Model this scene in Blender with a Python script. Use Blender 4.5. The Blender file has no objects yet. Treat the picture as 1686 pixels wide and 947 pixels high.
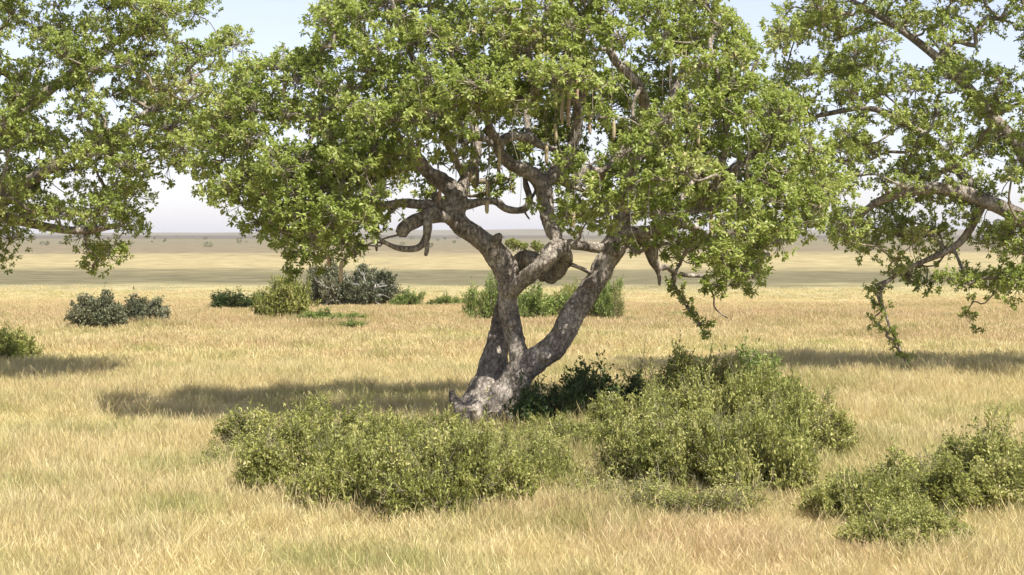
import bpy, math, random
import numpy as np
from mathutils import Vector
R = math.radians
rng = np.random.default_rng(7)
random.seed(7)
scene = bpy.context.scene
COL = scene.collection

# ------------------------------------------------------------------ camera
W0, H0, F0 = 1686.0, 947.0, 3150.0        # size of the photograph and focal length, in its pixels
CAMZ = 4.4
HOR = 384.0
PITCH = math.atan((H0 / 2 - HOR) / F0)
cam = bpy.data.cameras.new('camera')
cam.sensor_width = 36.0
cam.lens = 36.0 * F0 / W0
cam.clip_start = 0.5
cam.clip_end = 20000
cam_o = bpy.data.objects.new('camera', cam)
cam_o.location = (0, 0, CAMZ)
cam_o.rotation_euler = (math.pi / 2 - PITCH, 0, 0)
COL.objects.link(cam_o)
scene.camera = cam_o

def P(px, py, Y):
    """point on the ray through pixel (px, py) of the photograph at distance Y ahead"""
    u = (px - W0 / 2) / F0
    v = (H0 / 2 - py) / F0
    dy = math.cos(PITCH) + v * math.sin(PITCH)
    dz = -math.sin(PITCH) + v * math.cos(PITCH)
    return Vector((u / dy * Y, Y, CAMZ + dz / dy * Y))

def Q(p):
    """pixel of a point"""
    x, y, z = p[0], p[1], p[2] - CAMZ
    f = y * math.cos(PITCH) - z * math.sin(PITCH)
    up = y * math.sin(PITCH) + z * math.cos(PITCH)
    return W0 / 2 + F0 * x / f, H0 / 2 - F0 * up / f

def M(r, Y):
    return r * Y / F0

# ------------------------------------------------------------------ object helpers
def tag(o, label=None, cat=None, group=None, kind=None):
    if label: o['label'] = label
    if cat: o['category'] = cat
    if group: o['group'] = group
    if kind: o['kind'] = kind
    return o

def empty(name, loc, label, cat, group=None, rz=0.0):
    o = bpy.data.objects.new(name, None)
    o.location = loc
    o.rotation_euler = (0, 0, rz)
    COL.objects.link(o)
    return tag(o, label, cat, group)

def mesh_np(name, verts, faces, mats, smooth=False, tone=None, fmat=None):
    """verts (N,3); faces (M,k) array or list of such arrays"""
    if not isinstance(faces, (list, tuple)):
        faces = [faces]
    faces = [np.asarray(f, dtype=np.int32) for f in faces if len(f)]
    me = bpy.data.meshes.new(name)
    verts = np.asarray(verts, dtype=np.float32)
    me.vertices.add(len(verts))
    me.vertices.foreach_set('co', verts.ravel())
    loops = np.concatenate([f.ravel() for f in faces])
    sizes = np.concatenate([np.full(len(f), f.shape[1], dtype=np.int32) for f in faces])
    me.loops.add(len(loops))
    me.loops.foreach_set('vertex_index', loops)
    me.polygons.add(len(sizes))
    starts = np.concatenate([[0], np.cumsum(sizes)[:-1]]).astype(np.int32)
    me.polygons.foreach_set('loop_start', starts)
    if fmat is not None:
        me.polygons.foreach_set('material_index', np.asarray(fmat, dtype=np.int32))
    me.update(calc_edges=True)
    if smooth:
        me.polygons.foreach_set('use_smooth', np.ones(len(sizes), dtype=bool))
    if tone is not None:
        a = me.attributes.new('tone', 'FLOAT', 'FACE')
        a.data.foreach_set('value', np.asarray(tone, dtype=np.float32))
    for m in (mats if isinstance(mats, (list, tuple)) else [mats]):
        me.materials.append(m)
    me.validate()
    return me

def obj(name, me, parent=None, loc=None):
    o = bpy.data.objects.new(name, me)
    COL.objects.link(o)
    if parent is not None:
        o.parent = parent
    if loc is not None:
        o.location = loc
    return o

# ------------------------------------------------------------------ tubes
def catmull(pts, n):
    """pts: (k,4) x y z r -> resampled with n samples per span"""
    pts = np.asarray(pts, dtype=float)
    k = len(pts)
    out = []
    for i in range(k - 1):
        p0 = pts[max(i - 1, 0)]; p1 = pts[i]; p2 = pts[i + 1]; p3 = pts[min(i + 2, k - 1)]
        for j in range(n):
            t = j / n
            q = 0.5 * ((2 * p1) + (-p0 + p2) * t + (2 * p0 - 5 * p1 + 4 * p2 - p3) * t * t
                       + (-p0 + 3 * p1 - 3 * p2 + p3) * t ** 3)
            q[3] = p1[3] + (p2[3] - p1[3]) * t
            out.append(q)
    out.append(pts[-1])
    return np.array(out)

class Tubes:
    def __init__(self):
        self.v = []; self.f4 = []; self.f3 = []; self.n = 0
    def add(self, path, sides=8, rough=0.0, cap=True, seed=0):
        path = np.asarray(path, dtype=float)
        k = len(path)
        c = path[:, :3]
        t = np.gradient(c, axis=0)
        t /= (np.linalg.norm(t, axis=1, keepdims=True) + 1e-9)
        ref = np.array([0.31, 0.83, 0.46]) if abs(t[0] @ np.array([0.31, 0.83, 0.46])) < 0.85 else np.array([0.9, -0.3, 0.3])
        a = np.zeros_like(c)
        u = np.cross(t[0], ref); u /= np.linalg.norm(u)
        for i in range(k):
            u = u - (u @ t[i]) * t[i]
            nn = np.linalg.norm(u)
            if nn < 1e-5:
                u = np.cross(t[i], ref); nn = np.linalg.norm(u)
            u = u / nn
            a[i] = u
        b = np.cross(t, a)
        th = np.linspace(0, 2 * math.pi, sides, endpoint=False)
        rad = np.repeat(path[:, 3][:, None], sides, 1)
        if rough > 0:
            ph = seed * 1.7
            s = np.arange(k)[:, None]
            rad = rad * (1 + rough * (0.6 * np.sin(2 * th[None] + s * 0.31 + ph) + 0.4 * np.sin(3 * th[None] - s * 0.47 + ph * 2)
                                      + 0.5 * np.sin(s * 0.9 + ph)))
        ring = c[:, None, :] + rad[..., None] * (np.cos(th)[None, :, None] * a[:, None, :] + np.sin(th)[None, :, None] * b[:, None, :])
        base = self.n
        self.v.append(ring.reshape(-1, 3))
        i = np.arange(k - 1)[:, None]; j = np.arange(sides)[None, :]
        j2 = (j + 1) % sides
        q = np.stack([i * sides + j, i * sides + j2, (i + 1) * sides + j2, (i + 1) * sides + j], -1).reshape(-1, 4)
        self.f4.append(q + base)
        self.n += k * sides
        if cap:
            for end, idx in ((0, 0), (1, k - 1)):
                tip = c[idx] + t[idx] * path[idx, 3] * (0.5 if end else -0.5)
                self.v.append(tip[None])
                jj = np.arange(sides)
                o1 = base + idx * sides + jj; o2 = base + idx * sides + (jj + 1) % sides
                tri = np.stack([o1, o2, np.full(sides, self.n)], -1) if end else np.stack([o2, o1, np.full(sides, self.n)], -1)
                self.f3.append(tri)
                self.n += 1
    def mesh(self, name, mat, smooth=True):
        f = [np.concatenate(self.f4)]
        if self.f3: f.append(np.concatenate(self.f3))
        return mesh_np(name, np.concatenate(self.v), f, mat, smooth)
    def arrays(self):
        return np.concatenate(self.v), np.concatenate(self.f4), (np.concatenate(self.f3) if self.f3 else np.zeros((0, 3), int))

def thin_tubes(A, B, r0, r1, bend=0.12, segs=3, sides=3, g=None):
    """many slightly bent thin tubes from A to B (N,3) at once -> verts, quads"""
    g = g or rng
    N = len(A)
    d = B - A
    L = np.linalg.norm(d, axis=1, keepdims=True) + 1e-9
    t = d / L
    ref = np.where(np.abs(t[:, 2:3]) < 0.9, np.array([[0, 0, 1.0]]), np.array([[1.0, 0, 0]]))
    a = np.cross(t, ref); a /= np.linalg.norm(a, axis=1, keepdims=True)
    b = np.cross(t, a)
    ang = g.uniform(0, 2 * math.pi, (N, 1))
    off = (np.cos(ang) * a + np.sin(ang) * b) * L * bend * g.uniform(0.2, 1, (N, 1))
    r0 = np.broadcast_to(r0, (N,)); r1 = np.broadcast_to(r1, (N,))
    th = np.linspace(0, 2 * math.pi, sides, endpoint=False)
    V = np.zeros((N, segs + 1, sides, 3))
    for s in range(segs + 1):
        f = s / segs
        c = A + d * f + off * math.sin(math.pi * f)
        rr = (r0 * (1 - f) + r1 * f)[:, None, None]
        V[:, s] = c[:, None] + rr * (np.cos(th)[None, :, None] * a[:, None] + np.sin(th)[None, :, None] * b[:, None])
    n = np.arange(N)[:, None, None]; s = np.arange(segs)[None, :, None]; j = np.arange(sides)[None, None, :]
    j2 = (j + 1) % sides
    base = n * (segs + 1) * sides
    q = np.stack([base + s * sides + j, base + s * sides + j2, base + (s + 1) * sides + j2, base + (s + 1) * sides + j], -1).reshape(-1, 4)
    return V.reshape(-1, 3), q

# ------------------------------------------------------------------ leaves
def unit(v):
    return v / (np.linalg.norm(v, axis=-1, keepdims=True) + 1e-9)

def leaves(Pn, D, N, L, Wd, tone, fold=0.18):
    """six-sided folded leaf blades. Pn base, D direction, N approx normal; all (n,3)"""
    D = unit(D)
    S = unit(np.cross(D, N))
    N = np.cross(S, D)
    L = L[:, None]; Wd = Wd[:, None]
    up = N * Wd * fold
    dr = -N * L * 0.10
    v = np.stack([Pn,
                  Pn + D * L * 0.30 - S * Wd * 0.45 + up,
                  Pn + D * L * 0.74 - S * Wd * 0.42 + up + dr * 0.5,
                  Pn + D * L + dr,
                  Pn + D * L * 0.74 + S * Wd * 0.42 + up + dr * 0.5,
                  Pn + D * L * 0.30 + S * Wd * 0.45 + up], 1)
    n = np.arange(len(Pn))[:, None] * 6
    f = np.concatenate([n + np.array([[0, 3, 2, 1]]), n + np.array([[0, 5, 4, 3]])], 1).reshape(-1, 4)
    return v.reshape(-1, 3), f, np.repeat(tone, 2)

# ------------------------------------------------------------------ materials
def mat_new(name):
    m = bpy.data.materials.new(name)
    m.use_nodes = True
    nt = m.node_tree
    for n in list(nt.nodes): nt.nodes.remove(n)
    out = nt.nodes.new('ShaderNodeOutputMaterial')
    return m, nt, out

def nd(nt, typ, **kw):
    n = nt.nodes.new(typ)
    for k, v in kw.items(): setattr(n, k, v)
    return n

def ramp(nt, fac, stops, interp='LINEAR'):
    r = nd(nt, 'ShaderNodeValToRGB')
    r.color_ramp.interpolation = interp
    els = r.color_ramp.elements
    while len(els) > 1: els.remove(els[-1])
    els[0].position = stops[0][0]; els[0].color = (*stops[0][1], 1)
    for p, c in stops[1:]:
        e = els.new(p); e.color = (*c, 1)
    nt.links.new(fac, r.inputs[0])
    return r.outputs[0]

def noise(nt, vec, scale, detail=4, rough=0.55, dist=0.0):
    n = nd(nt, 'ShaderNodeTexNoise')
    n.inputs['Scale'].default_value = scale
    n.inputs['Detail'].default_value = detail
    n.inputs['Roughness'].default_value = rough
    n.inputs['Distortion'].default_value = dist
    if vec is not None: nt.links.new(vec, n.inputs['Vector'])
    return n.outputs['Fac']

def mixc(nt, fac, a, b, mode='MIX'):
    m = nd(nt, 'ShaderNodeMix', data_type='RGBA', blend_type=mode)
    for s, v in ((0, fac), (6, a), (7, b)):
        if hasattr(v, 'links'): nt.links.new(v, m.inputs[s])
        elif s == 0: m.inputs[0].default_value = v
        else: m.inputs[s].default_value = (*v, 1)
    return m.outputs[2]

def math_n(nt, op, a, b=None, clamp=False):
    m = nd(nt, 'ShaderNodeMath', operation=op, use_clamp=clamp)
    for i, v in enumerate((a, b)):
        if v is None: continue
        if hasattr(v, 'links'): nt.links.new(v, m.inputs[i])
        else: m.inputs[i].default_value = v
    return m.outputs[0]

def map_range(nt, v, a, b, c=0.0, d=1.0, smooth=True):
    m = nd(nt, 'ShaderNodeMapRange', interpolation_type='SMOOTHSTEP' if smooth else 'LINEAR')
    nt.links.new(v, m.inputs[0])
    for i, x in zip((1, 2, 3, 4), (a, b, c, d)): m.inputs[i].default_value = x
    return m.outputs[0]

def leaf_mat(name, stops, trans=0.35, tcol=(0.30, 0.42, 0.05), rough=0.5, spec=0.35):
    m, nt, out = mat_new(name)
    at = nd(nt, 'ShaderNodeAttribute', attribute_name='tone')
    col = ramp(nt, at.outputs['Fac'], stops)
    pr = nd(nt, 'ShaderNodeBsdfPrincipled')
    nt.links.new(col, pr.inputs['Base Color'])
    pr.inputs['Roughness'].default_value = rough
    pr.inputs['Specular IOR Level'].default_value = spec
    tr = nd(nt, 'ShaderNodeBsdfTranslucent')
    tc = mixc(nt, 0.5, col, tcol)
    nt.links.new(tc, tr.inputs['Color'])
    ms = nd(nt, 'ShaderNodeMixShader')
    ms.inputs[0].default_value = trans
    nt.links.new(pr.outputs[0], ms.inputs[1]); nt.links.new(tr.outputs[0], ms.inputs[2])
    nt.links.new(ms.outputs[0], out.inputs['Surface'])
    return m

MAT = {}
MAT['tree_leaf'] = leaf_mat('tree_leaf', [(0.0, (0.13, 0.18, 0.035)), (0.35, (0.26, 0.315, 0.07)), (0.7, (0.40, 0.44, 0.12)), (0.93, (0.48, 0.52, 0.19)), (1.0, (0.52, 0.43, 0.20))], 0.42, (0.42, 0.54, 0.11), 0.42, 0.4)
MAT['shrub_leaf'] = leaf_mat('shrub_leaf', [(0.0, (0.16, 0.175, 0.036)), (0.5, (0.35, 0.36, 0.095)), (0.85, (0.51, 0.49, 0.165)), (1.0, (0.57, 0.50, 0.25))], 0.34, (0.38, 0.42, 0.10), 0.5, 0.3)
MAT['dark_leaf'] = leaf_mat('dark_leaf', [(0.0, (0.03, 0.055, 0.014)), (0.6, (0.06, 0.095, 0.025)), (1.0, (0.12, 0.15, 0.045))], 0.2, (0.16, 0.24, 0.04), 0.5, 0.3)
MAT['fresh_leaf'] = leaf_mat('fresh_leaf', [(0.0, (0.13, 0.18, 0.04)), (0.6, (0.24, 0.30, 0.07)), (1.0, (0.37, 0.42, 0.13))], 0.28, (0.22, 0.36, 0.06), 0.5, 0.3)
MAT['yellow_leaf'] = leaf_mat('yellow_leaf', [(0.0, (0.15, 0.18, 0.035)), (0.6, (0.28, 0.30, 0.07)), (1.0, (0.42, 0.40, 0.13))], 0.3, (0.36, 0.40, 0.08), 0.5, 0.3)
MAT['grey_leaf'] = leaf_mat('grey_leaf', [(0.0, (0.09, 0.10, 0.055)), (0.6, (0.17, 0.18, 0.10)), (1.0, (0.28, 0.28, 0.17))], 0.15, (0.2, 0.24, 0.1), 0.6, 0.2)

def bark_mat(name, dark, mid, light, sc=1.0, bump=0.6):
    m, nt, out = mat_new(name)
    tc = nd(nt, 'ShaderNodeTexCoord')
    mp = nd(nt, 'ShaderNodeMapping')
    nt.links.new(tc.outputs['Object'], mp.inputs[0])
    mp.inputs['Scale'].default_value = (1, 1, 0.55)
    n1 = noise(nt, mp.outputs[0], 3.2 * sc, 6, 0.62, 0.4)
    n2 = noise(nt, mp.outputs[0], 14 * sc, 5, 0.65, 0.2)
    n3 = noise(nt, mp.outputs[0], 45 * sc, 3, 0.6)
    mix = math_n(nt, 'ADD', math_n(nt, 'MULTIPLY', n1, 0.55), math_n(nt, 'MULTIPLY', n2, 0.45))
    col = ramp(nt, mix, [(0.36, dark), (0.49, mid), (0.60, light), (0.7, tuple(min(1, c * 1.3) for c in light))])
    vo = nd(nt, 'ShaderNodeTexVoronoi', feature='DISTANCE_TO_EDGE')
    vo.inputs['Scale'].default_value = 11 * sc
    wv = nd(nt, 'ShaderNodeMixRGB'); wv.blend_type = 'ADD'; wv.inputs[0].default_value = 0.12
    nt.links.new(mp.outputs[0], wv.inputs[1]); nt.links.new(n2, wv.inputs[2])
    nt.links.new(wv.outputs[0], vo.inputs['Vector'])
    crack = map_range(nt, vo.outputs[0], 0.0, 0.09, 0.0, 1.0)
    crack2 = math_n(nt, 'ADD', math_n(nt, 'MULTIPLY', crack, 0.45), 0.55)
    ck = nd(nt, 'ShaderNodeCombineColor')
    for i in range(3): nt.links.new(crack2, ck.inputs[i])
    col2 = mixc(nt, 1.0, col, ck.outputs[0], 'MULTIPLY')
    pr = nd(nt, 'ShaderNodeBsdfPrincipled')
    nt.links.new(col2, pr.inputs['Base Color'])
    pr.inputs['Roughness'].default_value = 0.85
    pr.inputs['Specular IOR Level'].default_value = 0.2
    h = math_n(nt, 'ADD', math_n(nt, 'MULTIPLY', crack, 0.5), math_n(nt, 'ADD', n2, math_n(nt, 'MULTIPLY', n3, 0.4)))
    bp = nd(nt, 'ShaderNodeBump')
    bp.inputs['Strength'].default_value = bump
    bp.inputs['Distance'].default_value = 0.03
    nt.links.new(h, bp.inputs['Height'])
    nt.links.new(bp.outputs[0], pr.inputs['Normal'])
    nt.links.new(pr.outputs[0], out.inputs['Surface'])
    return m
MAT['bark'] = bark_mat('bark', (0.105, 0.086, 0.068), (0.26, 0.22, 0.178), (0.48, 0.42, 0.345), 1.0, 0.9)
MAT['twig'] = bark_mat('twig', (0.13, 0.105, 0.075), (0.24, 0.20, 0.15), (0.42, 0.37, 0.29), 2.0, 0.3)
MAT['dead_wood'] = bark_mat('dead_wood', (0.35, 0.32, 0.27), (0.5, 0.47, 0.42), (0.62, 0.59, 0.53), 2.0, 0.3)
MAT['shrub_stem'] = bark_mat('shrub_stem', (0.15, 0.13, 0.07), (0.26, 0.23, 0.13), (0.40, 0.36, 0.23), 3.0, 0.2)

def fruit_mat(name, c1, c2, c3):
    m, nt, out = mat_new(name)
    tc = nd(nt, 'ShaderNodeTexCoord')
    oi = nd(nt, 'ShaderNodeObjectInfo')
    n1 = noise(nt, tc.outputs['Object'], 22, 4, 0.6)
    col = ramp(nt, n1, [(0.35, c1), (0.5, c2), (0.68, c3)])
    col = mixc(nt, 0.35, col, ramp(nt, oi.outputs['Random'], [(0, c1), (0.5, c2), (1, c3)]))
    pr = nd(nt, 'ShaderNodeBsdfPrincipled')
    nt.links.new(col, pr.inputs['Base Color'])
    pr.inputs['Roughness'].default_value = 0.7
    bp = nd(nt, 'ShaderNodeBump'); bp.inputs['Strength'].default_value = 0.4; bp.inputs['Distance'].default_value = 0.01
    nt.links.new(n1, bp.inputs['Height']); nt.links.new(bp.outputs[0], pr.inputs['Normal'])
    nt.links.new(pr.outputs[0], out.inputs['Surface'])
    return m
MAT['fruit'] = fruit_mat('fruit', (0.30, 0.22, 0.12), (0.42, 0.33, 0.19), (0.52, 0.44, 0.28))
MAT['fruit_red'] = fruit_mat('fruit_red', (0.30, 0.19, 0.12), (0.40, 0.27, 0.18), (0.48, 0.37, 0.26))
MAT['fruit_dark'] = fruit_mat('fruit_dark', (0.08, 0.06, 0.04), (0.13, 0.10, 0.07), (0.2, 0.16, 0.11))

# colour of the savanna by place: shared by the ground sheet and by the grass that grows on it
def savanna_colour(nt, grassy):
    ge = nd(nt, 'ShaderNodeNewGeometry')
    sx = nd(nt, 'ShaderNodeSeparateXYZ')
    nt.links.new(ge.outputs['Position'], sx.inputs[0])
    cx = nd(nt, 'ShaderNodeCombineXYZ')
    nt.links.new(sx.outputs[0], cx.inputs[0]); nt.links.new(sx.outputs[1], cx.inputs[1])
    pos = cx.outputs[0]
    big = noise(nt, pos, 0.055, 3, 0.55)
    med = noise(nt, pos, 0.28, 4, 0.6)
    sml = noise(nt, pos, 1.6, 4, 0.6)
    straw = ramp(nt, sml, [(0.3, (0.46, 0.385, 0.19)), (0.5, (0.62, 0.54, 0.30)), (0.7, (0.74, 0.665, 0.42))])
    pink = (0.56, 0.42, 0.26)
    green = (0.36, 0.37, 0.14)
    c = mixc(nt, map_range(nt, med, 0.50, 0.68, 0, 0.8), straw, green)
    c = mixc(nt, map_range(nt, noise(nt, pos, 0.75, 3, 0.6), 0.54, 0.70, 0, 0.5), c, (0.36, 0.30, 0.15))
    c = mixc(nt, map_range(nt, big, 0.50, 0.66, 0, 0.5), c, pink)
    dx = math_n(nt, 'DIVIDE', math_n(nt, 'SUBTRACT', sx.outputs[0], 1.6), 6.2)
    dyy = math_n(nt, 'DIVIDE', math_n(nt, 'SUBTRACT', sx.outputs[1], 37.0), 7.5)
    rr = math_n(nt, 'ADD', math_n(nt, 'MULTIPLY', dx, dx), math_n(nt, 'MULTIPLY', dyy, dyy))
    near_b = math_n(nt, 'MULTIPLY', map_range(nt, rr, 1.25, 0.55), map_range(nt, sml, 0.35, 0.6))
    c = mixc(nt, math_n(nt, 'MULTIPLY', near_b, 0.6), c, (0.36, 0.36, 0.13))
    # the rust-tinged belt of grass about a hundred metres out
    yy = math_n(nt, 'ADD', sx.outputs[1], math_n(nt, 'MULTIPLY', math_n(nt, 'SUBTRACT', big, 0.5), 60.0))
    belt = math_n(nt, 'MULTIPLY', map_range(nt, yy, 66, 92), map_range(nt, yy, 150, 118))
    c = mixc(nt, math_n(nt, 'MULTIPLY', belt, 0.42), c, (0.43, 0.315, 0.19))
    return c, pos, sx, big, med, sml

def ground_mat():
    m, nt, out = mat_new('savanna_ground')
    c, pos, sx, big, med, sml = savanna_colour(nt, False)
    c = mixc(nt, 0.35, c, (0.26, 0.20, 0.11))
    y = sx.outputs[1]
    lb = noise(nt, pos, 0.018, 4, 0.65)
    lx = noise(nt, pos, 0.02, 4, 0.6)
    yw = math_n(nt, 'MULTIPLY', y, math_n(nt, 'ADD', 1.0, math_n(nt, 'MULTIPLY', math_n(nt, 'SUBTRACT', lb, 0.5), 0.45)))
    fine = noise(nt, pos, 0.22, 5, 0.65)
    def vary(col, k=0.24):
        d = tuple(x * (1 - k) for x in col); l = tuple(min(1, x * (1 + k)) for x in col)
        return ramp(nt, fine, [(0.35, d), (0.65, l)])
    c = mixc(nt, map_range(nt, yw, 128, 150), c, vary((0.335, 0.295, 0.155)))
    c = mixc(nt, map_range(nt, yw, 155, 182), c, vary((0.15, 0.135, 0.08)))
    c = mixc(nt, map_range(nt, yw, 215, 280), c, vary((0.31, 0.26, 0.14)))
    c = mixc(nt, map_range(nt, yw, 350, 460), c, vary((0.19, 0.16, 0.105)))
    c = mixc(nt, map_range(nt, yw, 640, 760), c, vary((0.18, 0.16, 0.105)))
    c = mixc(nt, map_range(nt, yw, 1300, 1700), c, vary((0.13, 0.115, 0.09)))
    # scattered low scrub on the far plain
    sp = noise(nt, pos, 0.045, 2, 0.5)
    spm = math_n(nt, 'MULTIPLY', map_range(nt, sp, 0.66, 0.72), map_range(nt, y, 420, 600))
    c = mixc(nt, math_n(nt, 'MULTIPLY', spm, 0.6), c, (0.12, 0.12, 0.07))
    pr = nd(nt, 'ShaderNodeBsdfDiffuse')
    nt.links.new(c, pr.inputs['Color'])
    bp = nd(nt, 'ShaderNodeBump'); bp.inputs['Strength'].default_value = 0.6; bp.inputs['Distance'].default_value = 0.08
    nt.links.new(noise(nt, pos, 3.0, 5, 0.7), bp.inputs['Height'])
    nt.links.new(bp.outputs[0], pr.inputs['Normal'])
    nt.links.new(pr.outputs[0], out.inputs['Surface'])
    return m
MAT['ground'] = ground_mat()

def grass_mat():
    m, nt, out = mat_new('dry_grass')
    c, pos, sx, big, med, sml = savanna_colour(nt, True)
    oi = nd(nt, 'ShaderNodeObjectInfo')
    at = nd(nt, 'ShaderNodeAttribute', attribute_name='tone')
    v = ramp(nt, at.outputs['Fac'], [(0.0, (0.72, 0.74, 0.62)), (0.5, (1, 1, 1)), (1.0, (1.22, 1.2, 1.2))])
    c = mixc(nt, 1.0, c, v, 'MULTIPLY')
    v2 = ramp(nt, oi.outputs['Random'], [(0.0, (0.78, 0.86, 0.66)), (0.3, (1, 0.98, 0.95)), (0.8, (1.05, 1.0, 0.95)), (1.0, (1.18, 1.12, 1.1))])
    c = mixc(nt, 1.0, c, v2, 'MULTIPLY')
    d = nd(nt, 'ShaderNodeBsdfDiffuse'); nt.links.new(c, d.inputs['Color'])
    t = nd(nt, 'ShaderNodeBsdfTranslucent'); nt.links.new(c, t.inputs['Color'])
    ms = nd(nt, 'ShaderNodeMixShader'); ms.inputs[0].default_value = 0.35
    nt.links.new(d.outputs[0], ms.inputs[1]); nt.links.new(t.outputs[0], ms.inputs[2])
    nt.links.new(ms.outputs[0], out.inputs['Surface'])
    return m
MAT['grass'] = grass_mat()

# ------------------------------------------------------------------ world and sun
SUNV = Vector((0.38, -0.36, 0.85)).normalized()
elev = math.asin(SUNV.z)
azim = math.atan2(SUNV.x, SUNV.y)
world = bpy.data.worlds.new('World')
scene.world = world
world.use_nodes = True
wn = world.node_tree
bg = wn.nodes.get('Background') or wn.nodes.new('ShaderNodeBackground')
sky = wn.nodes.new('ShaderNodeTexSky')
sky.sky_type = 'NISHITA'
sky.sun_disc = False
sky.sun_elevation = elev
sky.sun_rotation = azim
sky.altitude = 1500
sky.air_density = 1.0
sky.dust_density = 2.0
sky.ozone_density = 2.0
hs = wn.nodes.new('ShaderNodeHueSaturation')
hs.inputs['Saturation'].default_value = 0.62
hs.inputs['Value'].default_value = 0.84
wn.links.new(sky.outputs[0], hs.inputs['Color'])
tn = wn.nodes.new('ShaderNodeMix'); tn.data_type = 'RGBA'; tn.blend_type = 'MULTIPLY'
tn.inputs[0].default_value = 1.0
tn.inputs[7].default_value = (1.0, 0.94, 1.02, 1)
wn.links.new(hs.outputs[0], tn.inputs[6])
wn.links.new(tn.outputs[2], bg.inputs[0])
bg.inputs[1].default_value = 0.125
sl = bpy.data.lights.new('sun', 'SUN')
sl.energy = 4.8
sl.angle = R(0.53)
sl.color = (1.0, 0.955, 0.88)
so = bpy.data.objects.new('sun', sl)
so.rotation_euler = SUNV.to_track_quat('Z', 'Y').to_euler()
COL.objects.link(so)

# ------------------------------------------------------------------ ground and far hills
def gz(x, y):
    """height of the ground"""
    x = np.asarray(x, float); y = np.asarray(y, float)
    near = 0.05 * np.sin(x * 0.31 + y * 0.17) + 0.04 * np.sin(x * 0.13 - y * 0.23 + 1.0)
    crest = -0.30 * np.clip((y - 116 - 4 * np.sin(x * 0.21 + 1) - 2.5 * np.sin(x * 0.53)) / 14.0, 0, 1) ** 1 * np.clip((420 - y) / 160.0, 0, 1)
    roll = np.clip((y - 150) / 300, 0, 1) * 0.25 * np.sin(x * 0.011 + y * 0.017)
    return near + crest + roll

ys = np.concatenate([np.linspace(-60, 20, 9), np.linspace(22, 130, 109), np.geomspace(132, 9000, 110)])
xs_u = np.concatenate([-np.geomspace(1, 60, 40)[::-1], np.linspace(-0.95, 0.95, 60), np.geomspace(1, 60, 40)])
Xg, Yg = np.meshgrid(xs_u, ys)
Xg = Xg * (20 + np.abs(Yg) * 0.35)
Xg = np.clip(Xg, -12000, 12000)
Zg = gz(Xg, Yg)
nv, nu = Xg.shape
i = np.arange(nv - 1)[:, None]; j = np.arange(nu - 1)[None]
fq = np.stack([i * nu + j, i * nu + j + 1, (i + 1) * nu + j + 1, (i + 1) * nu + j], -1).reshape(-1, 4)
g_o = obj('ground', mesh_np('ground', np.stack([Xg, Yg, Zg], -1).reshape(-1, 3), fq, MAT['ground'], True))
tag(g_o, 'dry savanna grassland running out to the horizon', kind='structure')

def hill_mat():
    m, nt, out = mat_new('far_hill')
    ge = nd(nt, 'ShaderNodeNewGeometry')
    n = noise(nt, ge.outputs['Position'], 0.006, 5, 0.6)
    c = ramp(nt, n, [(0.35, (0.15, 0.14, 0.10)), (0.65, (0.22, 0.19, 0.14))])
    d = nd(nt, 'ShaderNodeBsdfDiffuse'); nt.links.new(c, d.inputs[0]); nt.links.new(d.outputs[0], out.inputs[0])
    return m
hx = np.linspace(-4500, 4500, 240); hy = np.linspace(3800, 7000, 30)
HX, HY = np.meshgrid(hx, hy)
prof = np.sin((HY - 3800) / 3200 * math.pi)
HZ = -1 + prof * (11 + 5 * np.sin(HX / 900 + 0.6) + 2.5 * np.sin(HX / 310 + 2) + 1.2 * np.sin(HX / 97))
nv, nu = HX.shape
i = np.arange(nv - 1)[:, None]; j = np.arange(nu - 1)[None]
fq = np.stack([i * nu + j, i * nu + j + 1, (i + 1) * nu + j + 1, (i + 1) * nu + j], -1).reshape(-1, 4)
tag(obj('hills', mesh_np('hills', np.stack([HX, HY, HZ], -1).reshape(-1, 3), fq, hill_mat(), True)), 'low hazy rise on the horizon', kind='structure')

# haze
hm, nt, out = mat_new('haze')
pv = nd(nt, 'ShaderNodeVolumePrincipled')
pv.inputs['Color'].default_value = (0.92, 0.94, 1.0, 1)
pv.inputs['Density'].default_value = 0.00006
pv.inputs['Anisotropy'].default_value = 0.1
nt.links.new(pv.outputs[0], out.inputs['Volume'])
bx = np.array([[x, y, z] for z in (-6, 40) for y in (-80, 9500) for x in (-12500, 12500)], float)
bf = np.array([[0, 2, 3, 1], [4, 5, 7, 6], [0, 1, 5, 4], [2, 6, 7, 3], [0, 4, 6, 2], [1, 3, 7, 5]])
USE_HAZE = True
if USE_HAZE:
    tag(obj('haze', mesh_np('haze', bx, bf, hm)), 'thin haze over the plain', kind='stuff')

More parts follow.
